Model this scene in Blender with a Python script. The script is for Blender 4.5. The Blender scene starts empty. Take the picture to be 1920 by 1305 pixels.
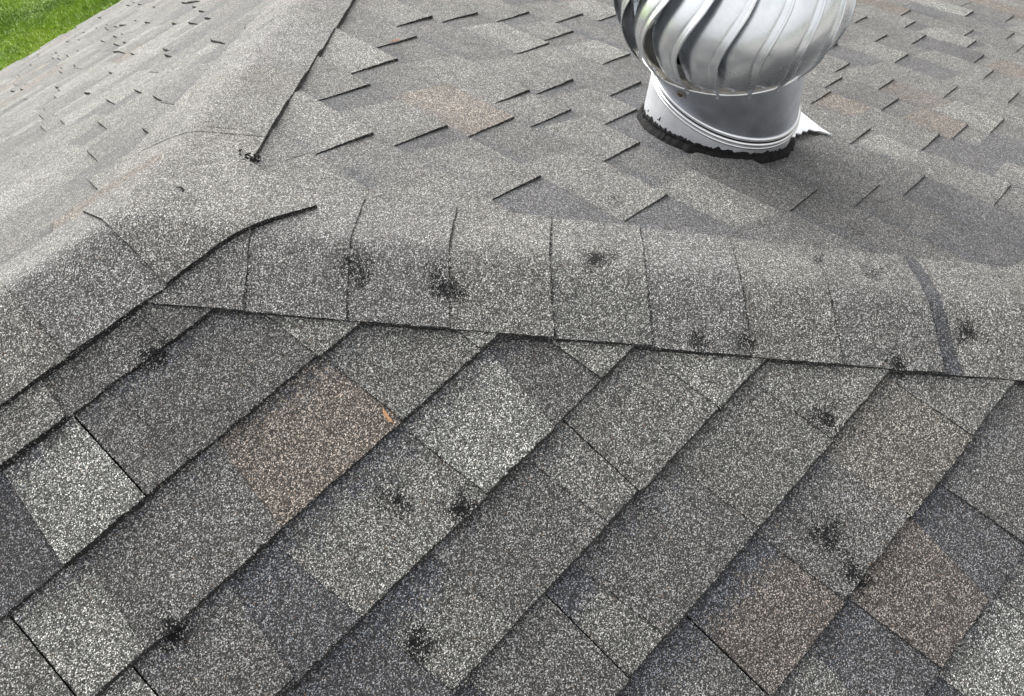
import bpy, bmesh, math, random
from mathutils import Vector, Matrix, noise
R = math.radians
sc = bpy.context.scene
COL = sc.collection

# ------------------------------------------------------------------ camera
SA, SB = 0.4383, 0.4482            # pitch of the long slopes and of the hip end
F_PX, CX, CY = 1721.5, 958.93, 653.66
CAM = Vector((-0.1847, -1.1132, 0.7844))
RV = Vector((-2.252, 1.0183, -0.1506))
rot = Matrix.Rotation(RV.length, 3, RV.normalized())
cr, cd, cf = rot.col[0], rot.col[1], rot.col[2]   # right, down, forward
cam = bpy.data.cameras.new('camera'); camo = bpy.data.objects.new('camera', cam); COL.objects.link(camo)
m = Matrix((cr, -cd, -cf)).transposed().to_4x4(); m.translation = CAM
camo.matrix_world = m
cam.sensor_width = 36; cam.lens = 36 * F_PX / 1920
cam.shift_x = -(CX - 960) / 1920; cam.shift_y = (CY - 652.5) / 1920
cam.clip_start = 0.02; cam.clip_end = 500
sc.camera = camo

# ------------------------------------------------------------------ sky, sun, exposure
SUN_EL, SUN_AZ = 31, 14            # high soft sun beyond the rear slope, veiled by cloud
w = bpy.data.worlds.new('World'); sc.world = w; w.use_nodes = True
nt = w.node_tree; bg = nt.nodes['Background']
sky = nt.nodes.new('ShaderNodeTexSky'); sky.sky_type = 'NISHITA'; sky.sun_disc = False
sky.sun_elevation = R(SUN_EL); sky.sun_rotation = R(SUN_AZ)
sky.air_density = 1.0; sky.dust_density = 4.0; sky.ozone_density = 1.0
hs = nt.nodes.new('ShaderNodeHueSaturation'); hs.inputs['Saturation'].default_value = 0.18
nt.links.new(sky.outputs[0], hs.inputs['Color'])
# thin bright cloud over most of the sky, brightest overhead
tcw = nt.nodes.new('ShaderNodeTexCoord'); sx = nt.nodes.new('ShaderNodeSeparateXYZ'); nt.links.new(tcw.outputs['Generated'], sx.inputs[0])
el = nt.nodes.new('ShaderNodeMapRange'); el.inputs[1].default_value = -0.02; el.inputs[2].default_value = 0.9; el.inputs[3].default_value = 0.75; el.inputs[4].default_value = 1.75
nt.links.new(sx.outputs[2], el.inputs[0])
cn = nt.nodes.new('ShaderNodeTexNoise'); cn.inputs['Scale'].default_value = 2.2; cn.inputs['Detail'].default_value = 5; nt.links.new(tcw.outputs['Generated'], cn.inputs['Vector'])
cm = nt.nodes.new('ShaderNodeMapRange'); cm.inputs[1].default_value = .32; cm.inputs[2].default_value = .62; cm.inputs[3].default_value = .35; cm.inputs[4].default_value = .95
nt.links.new(cn.outputs[0], cm.inputs[0])
cw = nt.nodes.new('ShaderNodeVectorMath'); cw.operation = 'SCALE'; cw.inputs[0].default_value = (4.4, 4.36, 4.3); nt.links.new(el.outputs[0], cw.inputs['Scale'])
up_ = nt.nodes.new('ShaderNodeMath'); up_.operation = 'GREATER_THAN'; up_.inputs[1].default_value = 0.0; nt.links.new(sx.outputs[2], up_.inputs[0])
um = nt.nodes.new('ShaderNodeMath'); um.operation = 'MULTIPLY'; nt.links.new(up_.outputs[0], um.inputs[0]); nt.links.new(cm.outputs[0], um.inputs[1])
mx = nt.nodes.new('ShaderNodeMix'); mx.data_type = 'RGBA'; nt.links.new(um.outputs[0], mx.inputs[0]); nt.links.new(hs.outputs[0], mx.inputs[6]); nt.links.new(cw.outputs[0], mx.inputs[7])
nt.links.new(mx.outputs[2], bg.inputs['Color'])
bg.inputs['Strength'].default_value = 0.05
sun = bpy.data.lights.new('sun', 'SUN'); sun.energy = 1.5; sun.angle = R(70); sun.color = (1, .965, .92)
suno = bpy.data.objects.new('sun', sun); COL.objects.link(suno)
sd = Vector((math.sin(R(SUN_AZ)) * math.cos(R(SUN_EL)), math.cos(R(SUN_AZ)) * math.cos(R(SUN_EL)), math.sin(R(SUN_EL))))
suno.rotation_euler = sd.to_track_quat('Z', 'Y').to_euler()
sc.view_settings.view_transform = 'Standard'; sc.view_settings.look = 'None'
sc.view_settings.exposure = 2.0; sc.view_settings.gamma = 1
sc.render.engine = 'CYCLES'

# ------------------------------------------------------------------ small helpers
def link(o, parent=None):
    COL.objects.link(o)
    if parent: o.parent = parent
    return o
def mesh_obj(name, verts, faces, mat, parent=None, smooth=False, loc=None, attrs=None):
    off = loc or (parent_loc(parent) if parent else Vector((0, 0, 0)))
    me = bpy.data.meshes.new(name)
    me.from_pydata([(v[0]-off[0], v[1]-off[1], v[2]-off[2]) for v in verts], [], faces)
    if smooth: me.polygons.foreach_set('use_smooth', [True]*len(me.polygons))
    for k, (typ, data) in (attrs or {}).items():
        a = me.attributes.new(k, typ, 'POINT')
        if typ == 'FLOAT': a.data.foreach_set('value', data)
        else:
            flat = []
            for c in data: flat += [c[0], c[1], c[2], 1.0]
            a.data.foreach_set('color', flat)
    me.materials.append(mat); me.update()
    o = bpy.data.objects.new(name, me)
    if not parent and loc: o.location = loc
    return link(o, parent)
def parent_loc(o):
    v = Vector((0, 0, 0))
    while o: v += o.location; o = o.parent
    return v
def empty(name, loc, label, cat, group=None, parent=None):
    o = bpy.data.objects.new(name, None); o.location = loc; o.empty_display_size = .1
    o['label'] = label; o['category'] = cat
    if group: o['group'] = group
    return link(o, parent)
def nz(x, y, z=0.0, s=1.0): return noise.noise((x*s, y*s, z*s))
def seg_surf(f, us, vs, closed_u=False):
    V = [f(u, v) for v in vs for u in us]; F = []; n = len(us)
    for j in range(len(vs)-1):
        for i in range(n if closed_u else n-1):
            a = j*n+i; b = j*n+(i+1) % n
            F.append((a, b, b+n, a+n))
    return V, F
def lins(a, b, n): return [a+(b-a)*i/(n-1) for i in range(n)]

# ------------------------------------------------------------------ materials
def new_mat(name):
    mt = bpy.data.materials.new(name); mt.use_nodes = True
    return mt, mt.node_tree, mt.node_tree.nodes['Principled BSDF']
def N(t, kind, **kw):
    n = t.nodes.new(kind)
    for k, v in kw.items():
        if hasattr(n, k): setattr(n, k, v)
        else: n.inputs[k].default_value = v
    return n
def ramp(t, fac, stops, interp='LINEAR'):
    r = t.nodes.new('ShaderNodeValToRGB'); r.color_ramp.interpolation = interp
    e = r.color_ramp.elements
    while len(e) < len(stops): e.new(0.5)
    for el, (p, c) in zip(e, stops):
        el.position = p; el.color = (c, c, c, 1) if isinstance(c, (int, float)) else (*c, 1)
    t.links.new(fac, r.inputs[0]); return r
def math_n(t, op, a, b=None, clamp=False):
    n = t.nodes.new('ShaderNodeMath'); n.operation = op; n.use_clamp = clamp
    for i, x in enumerate((a, b)):
        if x is None: continue
        if isinstance(x, (int, float)): n.inputs[i].default_value = x
        else: t.links.new(x, n.inputs[i])
    return n.outputs[0]
def mixc(t, fac, a, b, blend='MIX'):
    n = t.nodes.new('ShaderNodeMix'); n.data_type = 'RGBA'; n.blend_type = blend
    for i, x in ((0, fac), (6, a), (7, b)):
        if isinstance(x, (int, float)): n.inputs[i].default_value = x
        elif isinstance(x, tuple): n.inputs[i].default_value = (*x, 1)
        else: t.links.new(x, n.inputs[i])
    return n.outputs[2]

def granule_material():
    mt, t, b = new_mat('asphalt_shingle_granules')
    L = t.links.new
    tc = N(t, 'ShaderNodeTexCoord').outputs['Object']
    v = N(t, 'ShaderNodeTexVoronoi', Scale=820.0); L(tc, v.inputs['Vector'])
    sep = N(t, 'ShaderNodeSeparateColor'); L(v.outputs['Color'], sep.inputs[0])
    v2 = N(t, 'ShaderNodeTexVoronoi', Scale=330.0); L(tc, v2.inputs['Vector'])
    sep2 = N(t, 'ShaderNodeSeparateColor'); L(v2.outputs['Color'], sep2.inputs[0])
    tone = N(t, 'ShaderNodeAttribute', attribute_name='tone').outputs['Color']
    band = N(t, 'ShaderNodeAttribute', attribute_name='band').outputs['Fac']
    wear = N(t, 'ShaderNodeAttribute', attribute_name='wear').outputs['Fac']
    n1 = N(t, 'ShaderNodeTexNoise', Scale=38.0, Detail=5.0, Roughness=0.6); L(tc, n1.inputs['Vector'])
    n2 = N(t, 'ShaderNodeTexNoise', Scale=5.0, Detail=4.0, Roughness=0.6); L(tc, n2.inputs['Vector'])
    n3 = N(t, 'ShaderNodeTexNoise', Scale=170.0, Detail=4.0, Roughness=0.75); L(tc, n3.inputs['Vector'])
    n4 = N(t, 'ShaderNodeTexNoise', Scale=58.0, Detail=7.0, Roughness=0.7); L(tc, n4.inputs['Vector'])
    # shadow band of blue-black granules printed across the head of each course
    bm = math_n(t, 'ADD', band, math_n(t, 'MULTIPLY', math_n(t, 'SUBTRACT', n1.outputs[0], 0.5), 1.1))
    bm = math_n(t, 'ADD', bm, math_n(t, 'MULTIPLY', math_n(t, 'SUBTRACT', sep2.outputs[2], 0.5), 0.5))
    bmr = ramp(t, bm, [(0.28, 0), (0.66, 1)])
    base = mixc(t, bmr.outputs[0], tone, (0.058, 0.062, 0.074))
    # individual granules
    g = ramp(t, sep.outputs[0], [(0.0, 0.06), (0.36, 0.26), (0.60, 0.60), (0.78, 1.15), (0.88, 2.4), (0.95, 3.9), (1.0, 5.8)])
    c = mixc(t, 1.0, base, g.outputs[0], 'MULTIPLY')
    # pale quartz granules that ignore the tone, and rare orange ones
    q = math_n(t, 'GREATER_THAN', sep.outputs[1], 0.945)
    c = mixc(t, math_n(t, 'MULTIPLY', q, 0.62), c, (0.62, 0.61, 0.58))
    og = math_n(t, 'GREATER_THAN', sep.outputs[2], 0.9975)
    c = mixc(t, math_n(t, 'MULTIPLY', og, 0.7), c, (0.40, 0.22, 0.11))
    lv = ramp(t, n2.outputs[0], [(0.3, 0.84), (0.7, 1.16)])
    c = mixc(t, 1.0, c, lv.outputs[0], 'MULTIPLY')
    lv2 = ramp(t, n1.outputs[0], [(0.3, 0.76), (0.7, 1.22)])
    c = mixc(t, 1.0, c, lv2.outputs[0], 'MULTIPLY')
    # black asphalt where granules are gone, plus shadow lines painted along joints
    wm = math_n(t, 'SUBTRACT', math_n(t, 'MULTIPLY', wear, 1.13), math_n(t, 'ADD', math_n(t, 'MULTIPLY', math_n(t, 'SUBTRACT', n4.outputs[0], 0.38), 2.6), math_n(t, 'MULTIPLY', sep.outputs[1], 0.88)))
    wmr = ramp(t, wm, [(0.0, 0), (0.07, .97)])
    c = mixc(t, wmr.outputs[0], c, (0.007, 0.007, 0.008))
    L(c, b.inputs['Base Color'])
    b.inputs['Roughness'].default_value = 0.62
    L(math_n(t, 'MULTIPLY', math_n(t, 'SUBTRACT', 1.0, wmr.outputs[0]), 0.30), b.inputs['Specular IOR Level'])
    b.inputs['Sheen Weight'].default_value = 0.14; b.inputs['Sheen Roughness'].default_value = 0.45
    bp = N(t, 'ShaderNodeBump', Strength=0.8, Distance=0.0018)
    hh = math_n(t, 'SUBTRACT', sep.outputs[2], math_n(t, 'MULTIPLY', v.outputs['Distance'], 0.9))
    hh = math_n(t, 'ADD', hh, math_n(t, 'MULTIPLY', n3.outputs[0], 0.8))
    L(hh, bp.inputs['Height']); L(bp.outputs[0], b.inputs['Normal'])
    return mt
GRAN = granule_material()

def plain(name, col, rough=.6, metal=0.0, var=.12, scale=12, bump=0.0, bscale=80):
    mt, t, b = new_mat(name)
    tc = N(t, 'ShaderNodeTexCoord').outputs['Object']
    n = N(t, 'ShaderNodeTexNoise', Scale=float(scale), Detail=5.0); t.links.new(tc, n.inputs['Vector'])
    r = ramp(t, n.outputs[0], [(0.3, 1-var), (0.7, 1+var)])
    t.links.new(mixc(t, 1.0, col, r.outputs[0], 'MULTIPLY'), b.inputs['Base Color'])
    b.inputs['Roughness'].default_value = rough; b.inputs['Metallic'].default_value = metal
    if bump:
        n2 = N(t, 'ShaderNodeTexNoise', Scale=float(bscale), Detail=4.0); t.links.new(tc, n2.inputs['Vector'])
        bp = N(t, 'ShaderNodeBump', Strength=bump, Distance=0.002)
        t.links.new(n2.outputs[0], bp.inputs['Height']); t.links.new(bp.outputs[0], b.inputs['Normal'])
    return mt
def galvanised(name, col, r0, r1, var, dents=0.25):
    mt, t, b = new_mat(name)
    tc = N(t, 'ShaderNodeTexCoord').outputs['Object']
    n = N(t, 'ShaderNodeTexNoise', Scale=9.0, Detail=4.0, Roughness=0.55); t.links.new(tc, n.inputs['Vector'])
    n2 = N(t, 'ShaderNodeTexNoise', Scale=60.0, Detail=5.0, Roughness=0.7); t.links.new(tc, n2.inputs['Vector'])
    r = ramp(t, n.outputs[0], [(0.35, 1-var), (0.65, 1.0)])
    c = mixc(t, 1.0, col, r.outputs[0], 'MULTIPLY')
    r2 = ramp(t, n2.outputs[0], [(0.35, 0.94), (0.7, 1.03)])
    t.links.new(mixc(t, 1.0, c, r2.outputs[0], 'MULTIPLY'), b.inputs['Base Color'])
    rr = ramp(t, n.outputs[0], [(0.3, r0), (0.7, r1)]); t.links.new(rr.outputs[0], b.inputs['Roughness'])
    b.inputs['Metallic'].default_value = 1.0
    bp = N(t, 'ShaderNodeBump', Strength=dents, Distance=0.004)
    t.links.new(n.outputs[0], bp.inputs['Height']); t.links.new(bp.outputs[0], b.inputs['Normal'])
    return mt
M_VANE = galvanised('spun_aluminium', (0.91, 0.94, 0.98), .24, .33, .08, .40)
M_TUBE = galvanised('weathered_galvanised_steel', (0.78, 0.82, 0.90), .36, .46, .28, .6)
M_COLLAR = galvanised('bright_galvanised_steel', (0.90, 0.93, 0.98), .42, .55, .05, .3)
M_BEAD = galvanised('rolled_bead_metal', (0.88, 0.89, 0.91), .25, .35, .05, .1)
M_RIM = galvanised('dusty_rim_metal', (0.60, 0.57, 0.52), .35, .5, .2, .2)
M_TAR = plain('roofing_tar', (0.010, 0.010, 0.011), .75, 0, .3, 60, 1.0, 160)
M_TAR.node_tree.nodes['Principled BSDF'].inputs['Specular IOR Level'].default_value = .15
M_DARK = plain('dark_duct_interior', (0.012, 0.012, 0.012), .8)  # near-black colour paints the darkness inside the duct
M_RUST = plain('rusty_bolt', (0.09, 0.055, 0.03), .8, .2, .4, 300)
M_FASCIA = plain('painted_fascia', (0.62, 0.63, 0.66), .5)
M_WALL = plain('pale_siding', (0.55, 0.53, 0.48), .8, 0, .06, 3)
M_DRIP = plain('drip_edge_metal', (0.55, 0.56, 0.62), .4, .6)

# ------------------------------------------------------------------ roof surface
K = 0.014
def smax(a, b): return .5*(a+b+math.sqrt((a-b)**2+K*K)) - K*.5*math.exp(-abs(a-b)/.06)*0
def roofz(x, y):
    a = SA*y; c = -SA*y; b = SB*x
    h = smax(smax(a, c), b)
    return -h
def undul(x, y):
    return 0.0022*nz(x, y, 3.1, 5.0) + 0.0012*nz(x, y, 7.7, 17.0)
E_ = 0.143; D0 = 0.0489; D0B = 0.0643
SQA = math.sqrt(1+SA*SA); SQB = math.sqrt(1+SB*SB)
YEAVE = 5.26; XEAVE = SA*YEAVE/SB; XW = -5.0
WEAR = [(-.089,-.175,.020,1.0),(.007,-.500,.026,.72),(.057,-.562,.022,1.0),(-.29,-.438,.024,.85),(-.093,-.635,.022,.9),
        (.51,-.806,.022,.95),(.383,-.897,.026,.95),(.37,-.953,.020,1.0),(.189,-.247,.026,.95),(.180,-.262,.02,.8),(.257,-.354,.024,.95),(.262,-.33,.018,.8),
        (.465,-.627,.018,.85),(.512,-.672,.016,.95),(.659,-.83,.016,1.0),(.456,-.446,.026,.98),(.475,-.452,.018,.8),(.735,-.643,.022,.72),(.779,-.72,.02,.68),
        (.783,-.873,.022,.98),(.08,-.03,.03,.5),
        (.62,-.33,.02,.65),(.9,-.62,.02,.65),(.55,-.18,.02,.5)]
def wear_at(x, y):
    v = 0
    for wx, wy, r, s in WEAR:
        d2 = ((x-wx)**2+(y-wy)**2)*.8
        if d2 < (3*r)**2: v = max(v, s*math.exp(-d2/(r*r)))
    return v

TONES = {'D': (.080,.082,.090), 'G': (.112,.112,.112), 'M': (.148,.149,.144), 'L': (.192,.194,.185), 'W': (.215,.218,.21),
         'B': (.150,.130,.112), 'R': (.124,.110,.102), 'Y': (.152,.145,.134)}
KEYS = 'DDGGGGGGGMMMMMMMMMMMMLLLLLLB'

def row_random(rng, x0, x1):
    out = [(x0, 'L')]; tiles = []; x = x0; st = rng.random() < .5
    while x < x1:
        wd = rng.uniform(.10, .26) if st else rng.uniform(.07, .20)
        tiles.append((1.0 if st else 0.0, rng.choice(KEYS)))
        x += wd
        k = 'R' if st else 'L'
        if rng.random() < .16: k = 'J'
        st = not st if k != 'J' or rng.random() < .5 else st
        out.append((x, k))
    return out, tiles

class Slope:
    def __init__(s): s.V = []; s.F = []; s.tone = []; s.band = []; s.wear = []
    def add(s, pts, n, mrow, tone, bands):
        # pts: grid rows of (x,y,z); n per row
        b = len(s.V); s.V += pts
        s.tone += [tone]*len(pts); s.band += bands; s.wear += [wear_at(q[0], q[1]) for q in pts]
        for j in range(mrow-1):
            for i in range(n-1):
                a = b+j*n+i
                s.F.append((a, a+1, a+n+1, a+n))

SL = .112
def build_slope(kind, seed, courses, nrows, resf, hgt):
    """along coordinate q and slope distance d -> world; one tile at a time."""
    rng = random.Random(seed); S = Slope()
    d0 = D0B if kind == 'B' else D0
    def plan(q, d):
        if kind == 'A': return q, -d/SQA
        if kind == 'C': return q, d/SQA
        return d/SQB, q
    for k in range(1, nrows+1):
        dt, db = d0+(k-1)*E_, d0+k*E_
        if kind in 'AC': lo, hi = XW, db/SQA*SA/SB+.02
        else: lo, hi = -db/SQB*SB/SA-.02, db/SQB*SB/SA+.02
        if k in courses:
            bnds, tiles = courses[k]
            l, tl = row_random(rng, lo-rng.random()*.2, bnds[0][0]-.05)
            l = [q for q in l if q[0] < bnds[0][0]-.07]; tl = tl[:len(l)-1]
            r, tr = row_random(rng, bnds[-1][0]+rng.uniform(.12, .2), hi)
            allb = l + list(bnds) + r
            allt = tl + [tiles[0]] + list(tiles[1:]) + tr if l else list(tiles) + tr
            # tiles[0] lies left of bnds[0]; tiles[-1] right of bnds[-1]
        else:
            allb, allt = row_random(rng, lo-rng.random()*.2, hi)
        rowj = rng.uniform(-.002, .002)
        for i in range(len(allb)-1):
            (qa, ka), (qb, kb) = allb[i], allb[i+1]
            if i >= len(allt): continue
            h, key = allt[i]
            if qb < lo or qa > hi: continue
            qa = max(qa, lo); qb = min(qb, hi)
            if qb-qa < .004: continue
            if h == 0.0 and key not in 'WBR' and rng.random() < .35: key = 'D'
            tb = TONES[key]; j = rng.uniform(.90, 1.10)
            tone = tuple(c*j for c in tb)
            xm, ym = plan(.5*(qa+qb), .5*(dt+db))
            res = resf(xm, ym)
            nx = max(2, int((qb-qa)/res)+2); ny = max(3, int(E_/res)+2)
            us = [q_/(nx-1) for q_ in range(nx)]; vs = [q_/(ny-1) for q_ in range(ny)]
            if res < .05:
                if h > 0 and ka != 'R' and qb-qa > .01: us = sorted(us+[.0026/(qb-qa)])
                vs = sorted(vs+[1-.0034/(E_+.012)]); nx = len(us); ny = len(vs)
            bandw = rng.uniform(.45, 1.15) * (1.0 if h < .5 else .5)
            wob = rng.random()*50
            ja = (.0011 if ka == 'J' else 0); jb = (.0011 if kb == 'J' else 0)
            dd = rowj + rng.uniform(-.0022, .0022)
            tilt = rng.uniform(-.0006, .0012)
            pts = []; bands = []
            top = dt-.012
            for jj in range(ny):
                v = vs[jj]; d = top+(db+dd-top)*v
                f = (d-dt)/E_
                oa = SL*(1-f)*E_*(-1 if ka == 'L' else 1 if ka == 'R' else 0)
                ob = SL*(1-f)*E_*(1 if kb == 'R' else -1 if kb == 'L' else 0)
                qa2 = qa+oa+ja; qb2 = qb+ob-jb
                if h < .3:                       # backing runs on under the neighbouring teeth
                    if ka == 'R': qa2 -= .03
                    if kb == 'L': qb2 += .03
                for ii in range(nx):
                    u = us[ii]; q = qa2+(qb2-qa2)*u
                    dj = d
                    if jj == ny-1: dj += .0013*nz(q, k, wob, 160) + .0016*nz(q, k, wob, 30)
                    qj = q
                    if ii in (0, nx-1): qj += .0008*nz(d, k, wob, 160)
                    x, y = plan(qj, dj)
                    fx = max(0, min(1, f))
                    z = roofz(x, y)+undul(x, y) - .004 + .0006 + .0054*fx + hgt*h*(.35+.65*fx) + tilt*fx
                    wz = wear_at(x, y)
                    if wz > .2: z -= .0016*wz
                    # keep inside the hips / ridge, under the caps
                    if kind in 'AC':
                        lim = abs(y)*SA/SB-.02
                        if x > lim: x = lim
                        if abs(y) < .03: y = math.copysign(.03, y)
                    else:
                        lim = max(0, x*SB/SA-.02)
                        if abs(y) > lim: y = math.copysign(lim, y)
                    pts.append((x, y, z))
                    bands.append(bandw*max(0, 1-fx/.5))
            # skirt: butt edge and the two sides
            n = nx; w0 = len(S.wear)
            S.add(pts, n, ny, tone, bands)
            if res < .05:  # cut edges darkened: exposed asphalt plus a painted shadow line
                for ii in range(nx): S.wear[w0+(ny-1)*nx+ii] = max(S.wear[w0+(ny-1)*nx+ii], .62)
                if h > 0 and ka != 'R':
                    for jj in range(ny): S.wear[w0+jj*nx] = max(S.wear[w0+jj*nx], .70)
            if kind == 'C': S.F[-(ny-1)*(nx-1):] = [f_[::-1] for f_ in S.F[-(ny-1)*(nx-1):]]
            bt = (.018, .018, .020)
            def wall(idx, drop):
                a = [pts[t_] for t_ in idx]
                bp_ = [(p_[0], p_[1], p_[2]-drop) for p_ in a]
                b0 = len(S.V); S.V += a+bp_; S.tone += [bt]*(2*len(a)); S.band += [0]*(2*len(a)); S.wear += [.8]*(2*len(a))
                for t_ in range(len(a)-1): S.F.append((b0+t_, b0+t_+1, b0+len(a)+t_+1, b0+len(a)+t_))
            wall([(ny-1)*nx+t_ for t_ in range(nx)], .0085+hgt*h)
            if h > 0 or ka == 'J': wall([t_*nx for t_ in range(ny)], .002+hgt*max(h, .35))
            if h > 0 or kb == 'J': wall([t_*nx+nx-1 for t_ in range(ny)], .002+hgt*max(h, .35))
    return S

CA = {1: ([(-.065,'L')], [(.0,'G'),(.3,'G')]),
 2: ([(-.328,'R'),(-.211,'J'),(-.146,'L'),(.061,'L')], [(0.,'D'),(.7,'W'),(.5,'G'),(.1,'G'),(.4,'M')]),
 3: ([(-.405,'J'),(-.322,'R'),(-.122,'R'),(.082,'L'),(.228,'L')], [(.8,'M'),(.8,'L'),(.5,'G'),(.2,'B'),(.6,'M'),(1.,'L')]),
 4: ([(-.224,'R'),(-.124,'L'),(.092,'L'),(.222,'R'),(.320,'L')], [(1.,'G'),(.0,'D'),(.45,'M'),(1.,'W'),(.1,'G'),(1.,'L')]),
 5: ([(-.105,'L'),(.003,'L'),(.180,'L'),(.240,'J'),(.411,'L')], [(.0,'D'),(.4,'M'),(.7,'G'),(1.,'M'),(.6,'M'),(1.,'L')]),
 6: ([(-.067,'L'),(.057,'J'),(.127,'L'),(.322,'L'),(.495,'L')], [(.0,'D'),(.7,'G'),(.2,'M'),(.45,'G'),(.7,'M'),(1.,'M')]),
 7: ([(.167,'J'),(.332,'L'),(.489,'L'),(.653,'L')], [(.0,'G'),(.3,'R'),(.7,'G'),(.8,'Y'),(1.1,'M')]),
 8: ([(.356,'L'),(.476,'R'),(.579,'L')], [(.0,'D'),(.9,'R'),(.1,'D'),(1.,'G')]),
 9: ([(.30,'R'),(.365,'L'),(.508,'L')], [(.8,'G'),(.1,'D'),(.6,'W'),(1.,'M')])}
# hip end: side edges of raised tabs read off per course
SEGB = {3: [.062], 4: [-.206, .030, .255], 5: [-.368, .000, .347], 6: [-.198, -.022, .094, .450], 7: [-.502, -.082, .098, .555],
 8: [-.558, .020, .300, .546], 9: [-.588, .165, .347, .503], 10: [-.710, -.40, .441], 11: [-.500, -.226, .22, .411], 12: [-.509, -.335, -.183, .1],
 13: [-.543, -.256, -.130, .3], 14: [-.64, -.370, -.02], 15: [-.48, -.167, .06], 16: [-.60, -.36, -.036, .2], 17: [-.5, -.28, -.096, .1], 18: [-.66, -.4, -.2, .0], 19: [-.5, -.30, -.136, .08]}
OVB = {(5,.108):'B',(6,-.554):'R',(11,-.302):'B',(12,-.459):'B',(13,-.326):'R',(17,-.403):'B',(19,.098):'B',(7,-.447):'W',(10,-.444):'L',(8,-.209):'L',
 (10,-.525):'W',(8,.438):'L',(5,.398):'L',(3,-.098):'G',(9,-.576):'G',(4,-.229):'D',(17,-.173):'D',(6,-.25):'G',(7,-.3):'G'}
rngb = random.Random(5); CB = {1: ([(-.03,'L'),(.05,'L')], [(.1,'G'),(.1,'M'),(.1,'G')]), 2: ([(-.1,'L'),(.05,'L')], [(.1,'M'),(.1,'M'),(.1,'G')])}
for k, ys in SEGB.items():
    ys = sorted(ys); b = []; t = [(0., rngb.choice('DGM'))]
    for i, y in enumerate(ys):
        b.append((y, 'L'))
        gap = (ys[i+1]-y) if i+1 < len(ys) else 9
        if gap > .11:
            t.append((1., rngb.choice('GMMLM')))
            b.append((y+min(gap*rngb.uniform(.55, .8), rngb.uniform(.1, .24)), 'R'))
            t.append((0., rngb.choice('DGGM')))
        else:
            t.append((.4, rngb.choice('GML')))
            if i+1 == len(ys): pass
    CB[k] = (b, t)
for (k, y), key in OVB.items():
    if k in CB:
        b, t = CB[k]; i = sum(1 for q in b if q[0] < y); t[i] = (t[i][0], key)

def resA(x, y):
    return .007 if (-.62 < x < 1.1 and y > -1.45) else (.02 if (-1.2 < x < 1.8 and y > -2.2) else .12)
def resB(x, y):
    if -1.1 < y < .95 and x < 1.7: return .009
    return .016 if (x < 3.6 and -1.8 < y < 1.6) else .10
def resC(x, y):
    if -1.2 < x < 1.3 and y < 1.3: return .012
    return .03 if (-1.6 < x < 2.2) else .14

house = empty('house', (0, 0, 0), 'hip roofed house under grey asphalt shingles seen from up on its roof', 'house')
NROW = int((YEAVE*SQA-D0)/E_)+1
for nm, kind, seed, cs, rf, lab in (('shingle_slope', 'A', 11, CA, resA, 'near dark grey slope with bruised shingles'),
                                ('shingle_slope', 'B', 23, CB, resB, 'hip end slope that carries the turbine vent'),
                                ('shingle_slope', 'C', 37, {}, resC, 'far pale slope running down to the lawn')):
    S = build_slope(kind, seed, cs, NROW, rf, .0056 if kind != 'C' else .0080)
    o = mesh_obj(nm, S.V, S.F, GRAN, house, attrs={'tone': ('FLOAT_COLOR', S.tone), 'band': ('FLOAT', S.band), 'wear': ('FLOAT', S.wear)})
    o['label'] = lab

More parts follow.
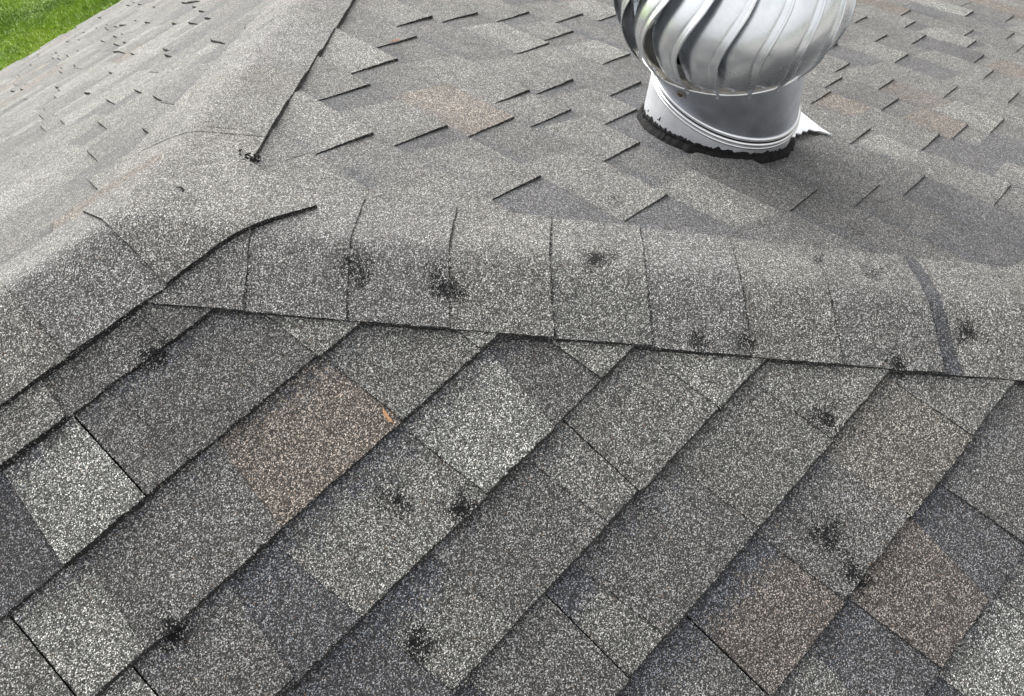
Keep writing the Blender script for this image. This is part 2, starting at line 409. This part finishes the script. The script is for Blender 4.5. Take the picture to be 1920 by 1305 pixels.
# ------------------------------------------------------------------ ridge and hip caps
def frame_strip(kind):
    if kind == 'ridge':
        return (lambda a, b: (a, b))
    sg = -1 if kind == 'hipA' else 1
    L_ = math.hypot(1, SB/SA); ux, uy = 1/L_, sg*(SB/SA)/L_
    return (lambda a, b: (a*ux - b*uy*1.0, a*uy + b*ux))   # b to the left of travel
def cap_mesh(fr, a0, a1, wl, wr, base, rise, tone, res, seed, band=0.0, bandw=.03, lap=.02, parent=None, name='cap_shingle', endjit=.0012, head=None, rev=False):
    rng = random.Random(seed)
    n0 = max(3, int((a1-a0+lap)/res)+2)
    us = [i/(n0-1) for i in range(n0)]
    if not rev and res < .02: us = sorted(set(us+[(lap+q)/(a1-a0+lap) for q in (-.001, .0, .0022, .0045)]))
    na = len(us); nb = max(9, int((wl+wr)/res)+2)
    V = []; bd = []; we = []
    jl, jr = rng.uniform(-.0008, .0008), rng.uniform(-.0008, .0008)
    skew = rng.uniform(-.003, .003)
    for i in range(na):
        u = us[i]
        for j in range(nb):
            v = j/(nb-1); b = -wr-jr+(wl+jl+wr+jr)*v
            a = (a0+(a1-a0+lap)*u if rev else a0-lap+(a1-a0+lap)*u) + skew*(v-.5)*(1 if u > .5 else .6)
            if i == (0 if rev else na-1): a += endjit*nz(b, seed, 0, 150)+.002*nz(b, seed, 0, 25)
            if j in (0, nb-1): b += .0011*nz(a, seed, 1, 150)+.0014*nz(a, seed, 1, 22)
            x, y = fr(a, b)
            f = max(0, (a-a0)/(a1-a0))
            if rev: f = max(0, 1-f)
            z = roofz(x, y)+undul(x, y)+base+rise*f
            wz = wear_at(x, y)
            if wz > .2: z -= .003*wz
            if not rev and res < .02 and a0-.0012 <= a0-lap+(a1-a0+lap)*u <= a0+.0024: wz = max(wz, .62+.25*nz(a, b, seed, 30))  # narrow shadow line at each cap joint, painted through the asphalt mask
            z += head(a, b) if head else 0
            V.append((x, y, z)); we.append(wz); bd.append(band if a < a0+bandw else 0)
    F = [(i*nb+j, (i+1)*nb+j, (i+1)*nb+j+1, i*nb+j+1) for i in range(na-1) for j in range(nb-1)]
    tn = [tone]*len(V)
    def wall(idx, drop):
        b0 = len(V)
        a = [V[t] for t in idx]
        V.extend(a); V.extend([(p[0], p[1], p[2]-drop) for p in a])
        n = len(a); tn.extend([(.02, .02, .022)]*2*n); bd.extend([0]*2*n); we.extend([.8]*2*n)
        F.extend([(b0+t, b0+t+1, b0+n+t+1, b0+n+t) for t in range(n-1)])
    wall([i*nb for i in range(na)], base+rise+.006); wall([i*nb+nb-1 for i in range(na)], base+rise+.006)
    wall([(na-1)*nb+j for j in range(nb)], rise+.003)
    if rev: wall([j for j in range(nb)], rise+.003)
    return V, F, tn, bd, we
def put_cap(args, parent, name='cap_shingle'):
    V, F, tn, bd, we = args
    return mesh_obj(name, V, F, GRAN, parent, attrs={'tone': ('FLOAT_COLOR', tn), 'band': ('FLOAT', bd), 'wear': ('FLOAT', we)})
rc = random.Random(3)
CAPT = [(.150,.152,.148), (.160,.160,.154), (.142,.143,.142), (.165,.163,.155), (.155,.155,.156)]
LH = math.hypot(1, SB/SA)
def cap_tone():
    k = rc.uniform(.93, 1.06); return tuple(c*k for c in rc.choice(CAPT))
ratio = Vector((SB/SA/LH, 1/LH, 0)); # unit plan offset across the hip toward slope A/B (approx.)
hd = Vector((1, -SB/SA, -SB)).normalized()
offp = Vector((-(SB/SA)/LH, -1/LH, 0)); offp.z = SA*offp.y
WB = .1242/ (offp - hd*offp.dot(hd)).length
def strip(kind, cuts, tail, base, rise, wl, wr, name, label, parent, near, overrides={}):
    fr = frame_strip(kind)
    # underlay piece carries the far remainder; near pieces are parts of their own
    far = ([], [], [], [], [])
    allc = list(cuts)
    while allc[-1] < tail: allc.append(allc[-1]+.1455+rc.uniform(-.002, .002))
    pieces = []
    for i in range(len(allc)-1):
        a0, a1 = allc[i], allc[i+1]
        tone = cap_tone()
        ov = overrides.get(i, {})
        res = .007 if i < near else .04
        args = cap_mesh(fr, a0, a1, wl, wr, ov.get('base', base), ov.get('rise', rise), ov.get('tone', tone), res, 100+i+len(name), ov.get('band', 0), ov.get('bandw', .03))
        if i < near+6: pieces.append(args)
        else:
            off = len(far[0])
            far[0].extend(args[0]); far[1].extend([tuple(q+off for q in f) for f in args[1]])
            for t in (2, 3, 4): far[t].extend(args[t])
    root = put_cap(far, parent, name) if far[0] else put_cap(pieces.pop(), parent, name)
    root['label'] = label
    for p in pieces: put_cap(p, root)
    return root
hcut = [.015]+[(x+WB*SB/SA/LH)*LH for x in (.033, .1235, .217, .314, .408, .504, .595, .70)]
strip('hipA', hcut, (XEAVE+.0)*LH, .0090, .0034, WB, WB, 'hip_cap', 'cap shingles of the near hip, pitted by hail', house, 14,
      {0: {'base': .005, 'rise': .0020}, 1: {'base': .005, 'rise': .0025}, 2: {'base': .006, 'rise': .0055}, 8: {'band': .85, 'bandw': .027, 'tone': (.165,.165,.16)}})
strip('hipC', [.02+.1455*i for i in range(3)], XEAVE*LH, .0085, .0035, WB, WB, 'hip_cap', 'cap shingles of the far hip', house, 12, {0: {'base': .005, 'rise': .0015}, 1: {'base': .006, 'rise': .002}})
# ridge: laid last, its final cap folds over the junction of the hips
fr = frame_strip('ridge'); WR = .1185
cuts = [-.018-.149*i for i in range(0, 34)][::-1]
far = ([], [], [], [], [])
pcs = []
for i in range(len(cuts)-1):
    nearp = cuts[i] > -1.6
    args = cap_mesh(fr, cuts[i], cuts[i+1], WR, WR, .0085, .0030, cap_tone(), .007 if cuts[i] > -.6 else .04, 300+i, rev=True)
    if nearp: pcs.append(args)
    else:
        off = len(far[0]); far[0].extend(args[0]); far[1].extend([tuple(q+off for q in f) for f in args[1]])
        for t in (2, 3, 4): far[t].extend(args[t])
def headz(a, b):
    g = max(0.0, min(1.0, (a+.03)/.12)); return .0025*g*g*(3-2*g)
pcs.append(cap_mesh(fr, -.018, .222, WR, WR, .0102, .0030, (.158,.158,.153), .006, 399, head=headz, rev=True, lap=0))
root = put_cap(far, house, 'ridge_cap'); root['label'] = 'cap shingles along the ridge to its end'
for p in pcs: put_cap(p, root)

# nail head pushed up through the last ridge cap
def disc_stack(c, n, prof, seg=20):
    n = n.normalized(); a = n.cross(Vector((0, 1, 0))).normalized(); b = n.cross(a)
    V = []; F = []
    for (r, h) in prof:
        for i in range(seg):
            t = 2*math.pi*i/seg; V.append(c+n*h+(a*math.cos(t)+b*math.sin(t))*r)
    for j in range(len(prof)-1):
        for i in range(seg):
            F.append((j*seg+i, j*seg+(i+1) % seg, (j+1)*seg+(i+1) % seg, (j+1)*seg+i))
    F.append(tuple(range((len(prof)-1)*seg, len(prof)*seg)))
    return V, F
c = Vector((.089, .012, roofz(.089, .012)+.0125))
V, F = disc_stack(c, Vector((.1, 0, 1)), [(.0068, -.003), (.0070, .0012), (.0060, .0020), (.004, .0016)])
o = mesh_obj('nail_head', V, F, plain('asphalt_covered_nail', (.10, .10, .10), .8, 0, .3, 400, 1, 600), house, True)
o['label'] = 'round nail head raised through the ridge cap'
V, F = disc_stack(c, Vector((.1, 0, 1)), [(.0115, -.003), (.0108, .0008), (.0085, .0008), (.0070, -.002)]); F.pop()
o2 = mesh_obj('sealant_ring', V, F, M_TAR, house, True)

# black sealant dab where the far hip cap dives under the ridge cap
V = []; F = []; rs = random.Random(8)
for t in range(34):
    cx_, cy_ = .226+rs.gauss(0, .007), .058+rs.gauss(0, .014)
    z = roofz(cx_, cy_)+.010+rs.uniform(0, .007); r = rs.uniform(.0014, .0038)
    b0 = len(V)
    for q in [(0,0,1),(1,0,0),(0,1,0),(-1,0,0),(0,-1,0)]:
        V.append((cx_+q[0]*r*rs.uniform(.6,1.6), cy_+q[1]*r*rs.uniform(.6,1.6), z+q[2]*r*.7))
    F += [(b0, b0+1, b0+2), (b0, b0+2, b0+3), (b0, b0+3, b0+4), (b0, b0+4, b0+1)]
mesh_obj('sealant_dab', V, F, M_TAR, house)

# ------------------------------------------------------------------ eaves and walls
def box(V, F, x0, x1, y0, y1, z0, z1):
    b = len(V); V += [(x, y, z) for z in (z0, z1) for y in (y0, y1) for x in (x0, x1)]
    F += [tuple(b+i for i in f) for f in ((0,2,3,1),(4,5,7,6),(0,1,5,4),(2,6,7,3),(0,4,6,2),(1,3,7,5))]
ZE = -SA*YEAVE
for args in (((XW, XEAVE, YEAVE-.03, YEAVE-.005), 0), ((XW, XEAVE, -YEAVE+.005, -YEAVE+.03), 0), ((XEAVE-.03, XEAVE-.005, -YEAVE+.03, YEAVE-.03), 0)):
    V, F = [], []; a = args[0]; box(V, F, *a, ZE-.20, ZE-.012); mesh_obj('fascia', V, F, M_FASCIA, house)
for a in ((XW, XEAVE+.01, YEAVE-.004, YEAVE+.012), (XW, XEAVE+.01, -YEAVE-.012, -YEAVE+.004), (XEAVE-.004, XEAVE+.012, -YEAVE+.005, YEAVE-.005)):
    V, F = [], []; box(V, F, *a, ZE-.05, ZE-.004); mesh_obj('drip_edge', V, F, M_DRIP, house)
V, F = [], []; box(V, F, XW+.02, XEAVE-.04, -YEAVE+.04, YEAVE-.04, ZE-.215, ZE-.2); mesh_obj('soffit', V, F, M_FASCIA, house)
GZ = -4.9
V, F = [], []; box(V, F, XW+.1, XEAVE-.45, -YEAVE+.45, YEAVE-.45, GZ, ZE-.216); mesh_obj('wall', V, F, M_WALL, house)
V = [(XW+.02, -YEAVE+.04, ZE-.2), (XW+.02, YEAVE-.04, ZE-.2), (XW+.02, 0, -.03)]; F = [(0, 2, 1)]
mesh_obj('gable', V, F, M_WALL, house)

# ------------------------------------------------------------------ turbine vent
u_x = Vector((1, 0, -SB)).normalized(); u_y = Vector((0, 1, 0)); nB = Vector((SB, 0, 1)).normalized()
C0 = Vector((1.0500, -.2208, -.4552))
RB = .1498; KV = .978
vent = empty('turbine_vent', C0, 'silver whirlybird turbine vent on a tilted steel collar ringed with black tar', 'roof vent')
dax = (nB-.3*u_x).normalized()
RIMC = C0+nB*.159-u_x*.0665-u_y*.0137; RR = .1565
tocam = (CAM-RIMC); e1 = (tocam-dax*tocam.dot(dax)).normalized(); e2 = dax.cross(e1)   # phi>0 to image right
if e2.dot(cr) < 0: e2 = -e2
def hp(phi, h, r): return RIMC+dax*h+(e1*math.cos(phi)+e2*math.sin(phi))*r
# base circle, seam ellipse, rim circle share the angle phi
f1 = (tocam-nB*tocam.dot(nB)).normalized(); f2 = nB.cross(f1)
if f2.dot(cr) < 0: f2 = -f2
sn = (nB-.15*u_x-.30*u_y).normalized()
def basep(phi, h, r=RB): return C0+nB*h+(f1*math.cos(phi)+f2*math.sin(phi))*r
def seamp(phi, r=.1520, up=0.0):
    P = basep(phi, 0, r); k = ((C0+nB*.0733-P).dot(sn))/nB.dot(sn); return P+nB*(k+up)
PH = [2*math.pi*i/128 for i in range(128)]
def loft(name, rings, mat, parent=vent, smooth=True, closed=True):
    V = [r for ring in rings for r in ring]; n = len(rings[0]); F = []
    for j in range(len(rings)-1):
        for i in range(n): F.append((j*n+i, j*n+(i+1) % n, (j+1)*n+(i+1) % n, (j+1)*n+i))
    return mesh_obj(name, V, F, mat, parent, smooth)
# flashing plate with an uncovered corner beside the collar
def fl(u, v, up=.0): return u_x*u+u_y*v+nB*up
def onB(x, y, up): return Vector((x, y, roofz(x, y)+undul(x, y)))+nB*up
cor = [(1.291,-.255),(1.262,-.305),(1.24,-.345),(1.2255,-.381),(1.223,-.368),(1.219,-.355),(1.209,-.350),(1.205,-.338),(1.190,-.344),(1.183,-.337),(1.166,-.345),(1.158,-.336),(1.140,-.347),(1.128,-.340),(1.10,-.325),(1.13,-.25),(1.2,-.2)]
V = [onB(x, y, .0125) for x, y in cor]+[onB(x, y, .010) for x, y in cor]; n = len(cor)
F = [tuple(range(n))]+[(i, (i+1) % n, n+(i+1) % n, n+i) for i in range(n)]
o = mesh_obj('flashing_plate', V, F, M_COLLAR, vent)
# collar
loft('collar', [[basep(p, h, RB) for p in PH] for h in (-.03, .0)]+[[basep(p, 0, RB)*(1-t)+seamp(p, .1511, -.004)*t for p in PH] for t in (.25, .5, .75, 1)], M_COLLAR)
# upper tube: from the seam to the rim
def up_pt(p, t):
    a = seamp(p, .1506, .003); b = hp(p, -.002, RR-.006)
    return a*(1-t)+b*t
loft('tube', [[up_pt(p, t) for p in PH] for t in (0, .2, .4, .6, .8, 1)], M_TUBE)
loft('tube_lining', [[basep(p, -.01, .138) for p in PH], [seamp(p, .136, -.004) for p in PH], [hp(p, -.006, .138) for p in PH]], M_DARK)  # black liner paints the shade inside the tube
V = [basep(p, -.012, RB-.004) for p in PH]; mesh_obj('duct_shadow_board', V, [tuple(range(len(V)))], M_DARK, vent)  # black disc stands in for the darkness of the attic opening
# beads rolled along the seam
def bead(name, ringf, r, mat, n2=10, parent=vent):
    ctr = [ringf(p) for p in PH]; cen = sum(ctr, Vector())/len(ctr); rings = []
    V = []; F = []
    for i, c_ in enumerate(ctr):
        tg = (ctr[(i+1) % len(ctr)]-ctr[i-1]).normalized(); o_ = (c_-cen); o_ = (o_-tg*o_.dot(tg)).normalized(); w_ = tg.cross(o_)
        for k in range(n2):
            t = 2*math.pi*k/n2; V.append(c_+(o_*math.cos(t)+w_*math.sin(t))*r)
    n = len(ctr)
    for i in range(n):
        for k in range(n2):
            F.append((i*n2+k, ((i+1) % n)*n2+k, ((i+1) % n)*n2+(k+1) % n2, i*n2+(k+1) % n2))
    return mesh_obj(name, V, F, mat, parent, True)
bead('seam_bead', lambda p: seamp(p, .1511, .0050), .0042, M_BEAD)
bead('seam_bead', lambda p: seamp(p, .1524, -.0045), .0036, M_BEAD)
bead('seam_bead', lambda p: seamp(p, .1511, -.0125), .0026, M_BEAD)
# tar: a ragged ring climbing the collar and smeared onto the shingles
V = []; F = []; NT = 420; PT = [2*math.pi*i/NT for i in range(NT)]
def tarh(p):
    q = (math.cos(p)*3, math.sin(p)*3)
    h = .000+.004*max(0, math.cos(p+.9))+.005*nz(*q, 0, 1.6)+.004*nz(*q, 2, 5)+.0035*nz(*q, 4, 14)
    if nz(*q, 9, 9) > .28: h += .0025
    return max(-.006, h)
def tarw(p):
    q = (math.cos(p)*3, math.sin(p)*3)
    return .005+.011*max(0, math.cos(p+.25))+.005*nz(*q, 5, 2)+.003*nz(*q, 6, 5)+.0015*nz(*q, 8, 16)
rings = [[], [], [], [], [], []]
for p in PT:
    h, wd = tarh(p), tarw(p)
    j = .0012*nz(math.cos(p)*3, math.sin(p)*3, 3, 30)
    rings[0].append(basep(p, h, RB-.0005)); rings[1].append(basep(p, h-.0008, RB+.0016+j)); rings[2].append(basep(p, h*.5-.004, RB+.004+j*2))
    for t, rr in ((3, .3), (4, .75), (5, 1.0)):
        P = basep(p, 0, RB+.004+wd*rr); up = (.006, .003, -.005)[t-3]+.002*nz(P.x, P.y, 0, 60)*(t < 5)
        rings[t].append(onB(P.x, P.y, .005+up))
loft('tar_ring', rings, M_TAR)
# stray tar daubs on the collar
rs = random.Random(4)
for p0, h0, r0 in ((-.80, .016, .0022), (-.79, .0195, .0014), (-.83, .0135, .0013), (-1.12, .014, .002), (.18, .014, .0012)):
    nn = 9; V = [basep(p0, h0, RB+.0022)]
    for i in range(nn):
        t = 2*math.pi*i/nn; r = r0*rs.uniform(.6, 1.5)
        V.append(basep(p0+math.cos(t)*r/RB, h0+math.sin(t)*r*1.2, RB+.0008))
    mesh_obj('tar_daub', V, [(0, 1+i, 1+(i+1) % nn) for i in range(nn)], M_TAR, vent)
# bracket with a rusty hole
V = []; F = []
pb = -.485
def tb(p, t, out): q = up_pt(p, t); a = (q-RIMC); a -= dax*a.dot(dax); return q+a.normalized()*out
q0 = [tb(pb-.055, .80, .0012), tb(pb+.055, .80, .0012), tb(pb+.055, .62, .0012), tb(pb-.055, .62, .0012)]
q1 = [tb(pb-.055, .80, .0028), tb(pb+.055, .80, .0028), tb(pb+.055, .62, .0028), tb(pb-.055, .62, .0028)]
mesh_obj('bracket_plate', q0+q1, [(4,5,6,7),(0,1,5,4),(1,2,6,5),(2,3,7,6),(3,0,4,7)], M_RIM, vent)
cb = tb(pb, .72, .0028); nb_ = (cb-RIMC); nb_ = (nb_-dax*nb_.dot(dax)).normalized()
V, F = disc_stack(cb, nb_, [(.0052, -.001), (.0050, .0012), (.0036, .0016), (.0030, .0004)]); mesh_obj('bolt', V, F, M_RUST, vent, True)
# rim and the conical skirt the vanes are riveted to
bead('rim_bead', lambda p: hp(p, 0, RR-.0015), .0026, M_BEAD)
loft('rim_skirt', [[hp(p, h, r) for p in PH] for h, r in ((.001, RR-.003), (.010, RR-.003), (.018, RR-.001), (.022, RR-.012), (.022, RR-.03))], M_RIM)
# vanes
NV = 18; STEP = 2*math.pi/NV; HT = .250
def prof(h): return .2075*math.sqrt(max(.05, 1-((h-.1155)/.1757)**2))
def vane_pt(k, s, wv):
    q = max(0., min(1., (1-wv)/.16)); hb = -.007+.024*q*q*(3-2*q)
    h = hb+s*(HT-hb)
    tw = -1.8*math.sin(math.pi*min(1, max(0, h)/.17))+16*(max(0, h-.08)/.13)**1.4
    lipphi = math.radians(-1.4+tw)+k*STEP
    env = math.sin(math.pi*min(1, max(0, (h+.012)/(HT+.03))))**.55
    wid = math.radians(24.5)*(.62+.38*env)
    phi = lipphi-wid*(1-wv)
    r = prof(max(0, h))
    r = r*(1-.155*env*(1-wv)**1.05)+.006*env*math.sin(math.pi*min(1, wv*1.02))
    if wv > .90: r += .0030*env*((wv-.90)/.10)
    if .84 < wv < .90: r -= .0014*env*math.sin(math.pi*(wv-.84)/.06)
    if h < 0: r = RR+.001
    return hp(phi, h, r)
SS = lins(0, 1, 40); WV = [0, .1, .2, .3, .4, .5, .6, .7, .77, .80, .825, .85, .875, .90, .925, .95, .975, 1.0]
def make_vane(k):
    V = []; F = []; n = len(WV)
    for s in SS:
        for wv in WV: V.append(vane_pt(k, s, wv))
    for j in range(len(SS)-1):
        for i in range(n-1): F.append((j*n+i, j*n+i+1, (j+1)*n+i+1, (j+1)*n+i))
    o = mesh_obj('vane', V, F, M_VANE, vent, True)
    md = o.modifiers.new('thickness', 'SOLIDIFY'); md.thickness = .0009; md.offset = -1
    return o
for k in range(NV): make_vane(k)
# rolled lip along each vane's outer edge
for k in range(NV):
    V = []; F = []; n2 = 8
    pts = [vane_pt(k, s, 1.0) for s in lins(0, 1, 40)]
    for i, c_ in enumerate(pts):
        tg = (pts[min(i+1, 39)]-pts[max(i-1, 0)]).normalized(); o_ = (c_-RIMC); o_ = (o_-tg*o_.dot(tg)).normalized(); w_ = tg.cross(o_)
        for q in range(n2):
            t = 2*math.pi*q/n2; V.append(c_+(o_*math.cos(t)*.0012+w_*math.sin(t)*.0028))
    for i in range(39):
        for q in range(n2): F.append((i*n2+q, i*n2+(q+1) % n2, (i+1)*n2+(q+1) % n2, (i+1)*n2+q))
    mesh_obj('vane_lip', V, F, M_VANE, vent, True)
# rivets between the vane feet
for k in range(NV):
    ph = math.radians(-1.4)+k*STEP+STEP*.47
    c_ = hp(ph, .0085, RR-.003); nn = (e1*math.cos(ph)+e2*math.sin(ph)+dax*.15).normalized()
    V, F = disc_stack(c_, nn, [(.0042, -.001), (.0040, .0012), (.0028, .0026), (.001, .0031)], 14)
    mesh_obj('rivet', V, F, M_TUBE, vent, True)
# crown disc, axle and inner spider
loft('crown', [[hp(p, HT+h, r) for p in PH] for h, r in ((-.004, prof(HT)+.006), (.002, prof(HT)+.006), (.010, .12), (.018, .07), (.021, .01), (.021, .001))], M_VANE)
loft('axle', [[hp(p, h, .008) for p in PH[::8]] for h in (-.03, HT)], M_TUBE)
V, F = [], []
for t in (0, math.pi/2):
    a_, b_ = hp(t, .004, RR-.004), hp(t+math.pi, .004, RR-.004); sdv = (b_-a_).normalized().cross(dax)*.009; b0 = len(V)
    V += [a_-sdv, a_+sdv, b_+sdv, b_-sdv, a_-sdv+dax*.003, a_+sdv+dax*.003, b_+sdv+dax*.003, b_-sdv+dax*.003]
    F += [tuple(b0+i for i in f) for f in ((0,3,2,1),(4,5,6,7),(0,1,5,4),(1,2,6,5),(2,3,7,6),(3,0,4,7))]
mesh_obj('spider_bracket', V, F, M_TUBE, vent)

# ------------------------------------------------------------------ litter on the shingles
def scrap(name, x, y, L_, W_, ang, up, mat, label, seed):
    rs = random.Random(seed); V = []; n = 8
    for i in range(n+1):
        t = i/n; wd = W_*math.sin(math.pi*min(1, t*.93+.05))**.7*rs.uniform(.8, 1.2)
        for s_ in (-1, 0, 1):
            lx = (t-.5)*L_+.0; ly = s_*wd*.5+.12*L_*math.sin(t*2.6)
            X = x+lx*math.cos(ang)-ly*math.sin(ang); Y = y+lx*math.sin(ang)+ly*math.cos(ang)
            V.append((X, Y, roofz(X, Y)+up+.0012*abs(s_)+.003*t))
    F = [(i*3+j, i*3+j+1, i*3+j+4, i*3+j+3) for i in range(n) for j in range(2)]
    o = mesh_obj(name, V, F, mat, None, True, loc=Vector((x, y, roofz(x, y)+up)))
    md = o.modifiers.new('thickness', 'SOLIDIFY'); md.thickness = .0006
    o['label'] = label; o['category'] = 'dry leaf'
    return o
scrap('dry_leaf', .0715, -.424, .019, .0048, 1.35, .007, plain('orange_dry_leaf', (.50, .27, .13), .6, 0, .25, 200), 'tiny orange leaf scrap lying on the brown shingle', 1)
scrap('dry_leaf', .775, .431, .022, .008, -.4, .009, plain('brown_dry_leaf', (.22, .08, .04), .7, 0, .3, 200), 'tiny reddish brown leaf caught on a tab edge beyond the ridge', 2)

# ------------------------------------------------------------------ lawn
def lawn_material(name, k):
    mt, t, b = new_mat(name); L = t.links.new
    tc = N(t, 'ShaderNodeTexCoord').outputs['Object']
    n1 = N(t, 'ShaderNodeTexNoise', Scale=1.1, Detail=4.0); L(tc, n1.inputs['Vector'])
    n2 = N(t, 'ShaderNodeTexNoise', Scale=14.0, Detail=6.0, Roughness=.7); L(tc, n2.inputs['Vector'])
    r1 = ramp(t, n1.outputs[0], [(.32, (.10*k, .19*k, .012*k)), (.5, (.19*k, .31*k, .022*k)), (.68, (.27*k, .38*k, .035*k))])
    r2 = ramp(t, n2.outputs[0], [(.3, .65), (.7, 1.3)])
    L(mixc(t, 1.0, r1.outputs[0], r2.outputs[0], 'MULTIPLY'), b.inputs['Base Color']); b.inputs['Roughness'].default_value = .7
    return mt
V, F = seg_surf(lambda x, y: (x, y, GZ), lins(-180, 180, 61), lins(-180, 180, 61))
o = mesh_obj('ground', V, F, lawn_material('lawn_soil', .8)); o['kind'] = 'structure'
V, F = seg_surf(lambda x, y: (x, y, GZ+.02), lins(5.7, 90, 24), lins(-90, 90, 40))
o = mesh_obj('driveway', V, F, plain('driveway_concrete', (.30, .29, .28), .85, 0, .15, 2, .6, 60)); o['kind'] = 'structure'  # unseen grey ground, added to keep lawn green out of the vane reflections
V, F = seg_surf(lambda x, y: (x, y, GZ+.02), lins(-90, 5.69, 30), lins(-90, -7.5, 24))
o = mesh_obj('pavement', V, F, bpy.data.materials['driveway_concrete']); o['kind'] = 'structure'  # second unseen grey area, added for the same neutral vane reflections
rs = random.Random(12); V = []; F = []
for i in range(110000):
    x, y = rs.uniform(.6, 4.4), rs.uniform(9.4, 13.6)
    if y < 9.2 or x < -1: continue
    a = rs.uniform(0, 6.283); h = rs.uniform(.015, .04)*(1+.6*nz(x, y, 0, 1.5)); wd = rs.uniform(.003, .006); l = rs.uniform(-.025, .025); m_ = rs.uniform(-.025, .025)
    b0 = len(V); V += [(x-math.cos(a)*wd, y-math.sin(a)*wd, GZ), (x+math.cos(a)*wd, y+math.sin(a)*wd, GZ), (x+l, y+m_, GZ+h)]
    F.append((b0, b0+1, b0+2))
o = mesh_obj('grass', V, F, lawn_material('grass_blades', 1.15)); o['kind'] = 'stuff'
o['label'] = 'green lawn grass far below the eave'; o['category'] = 'grass'
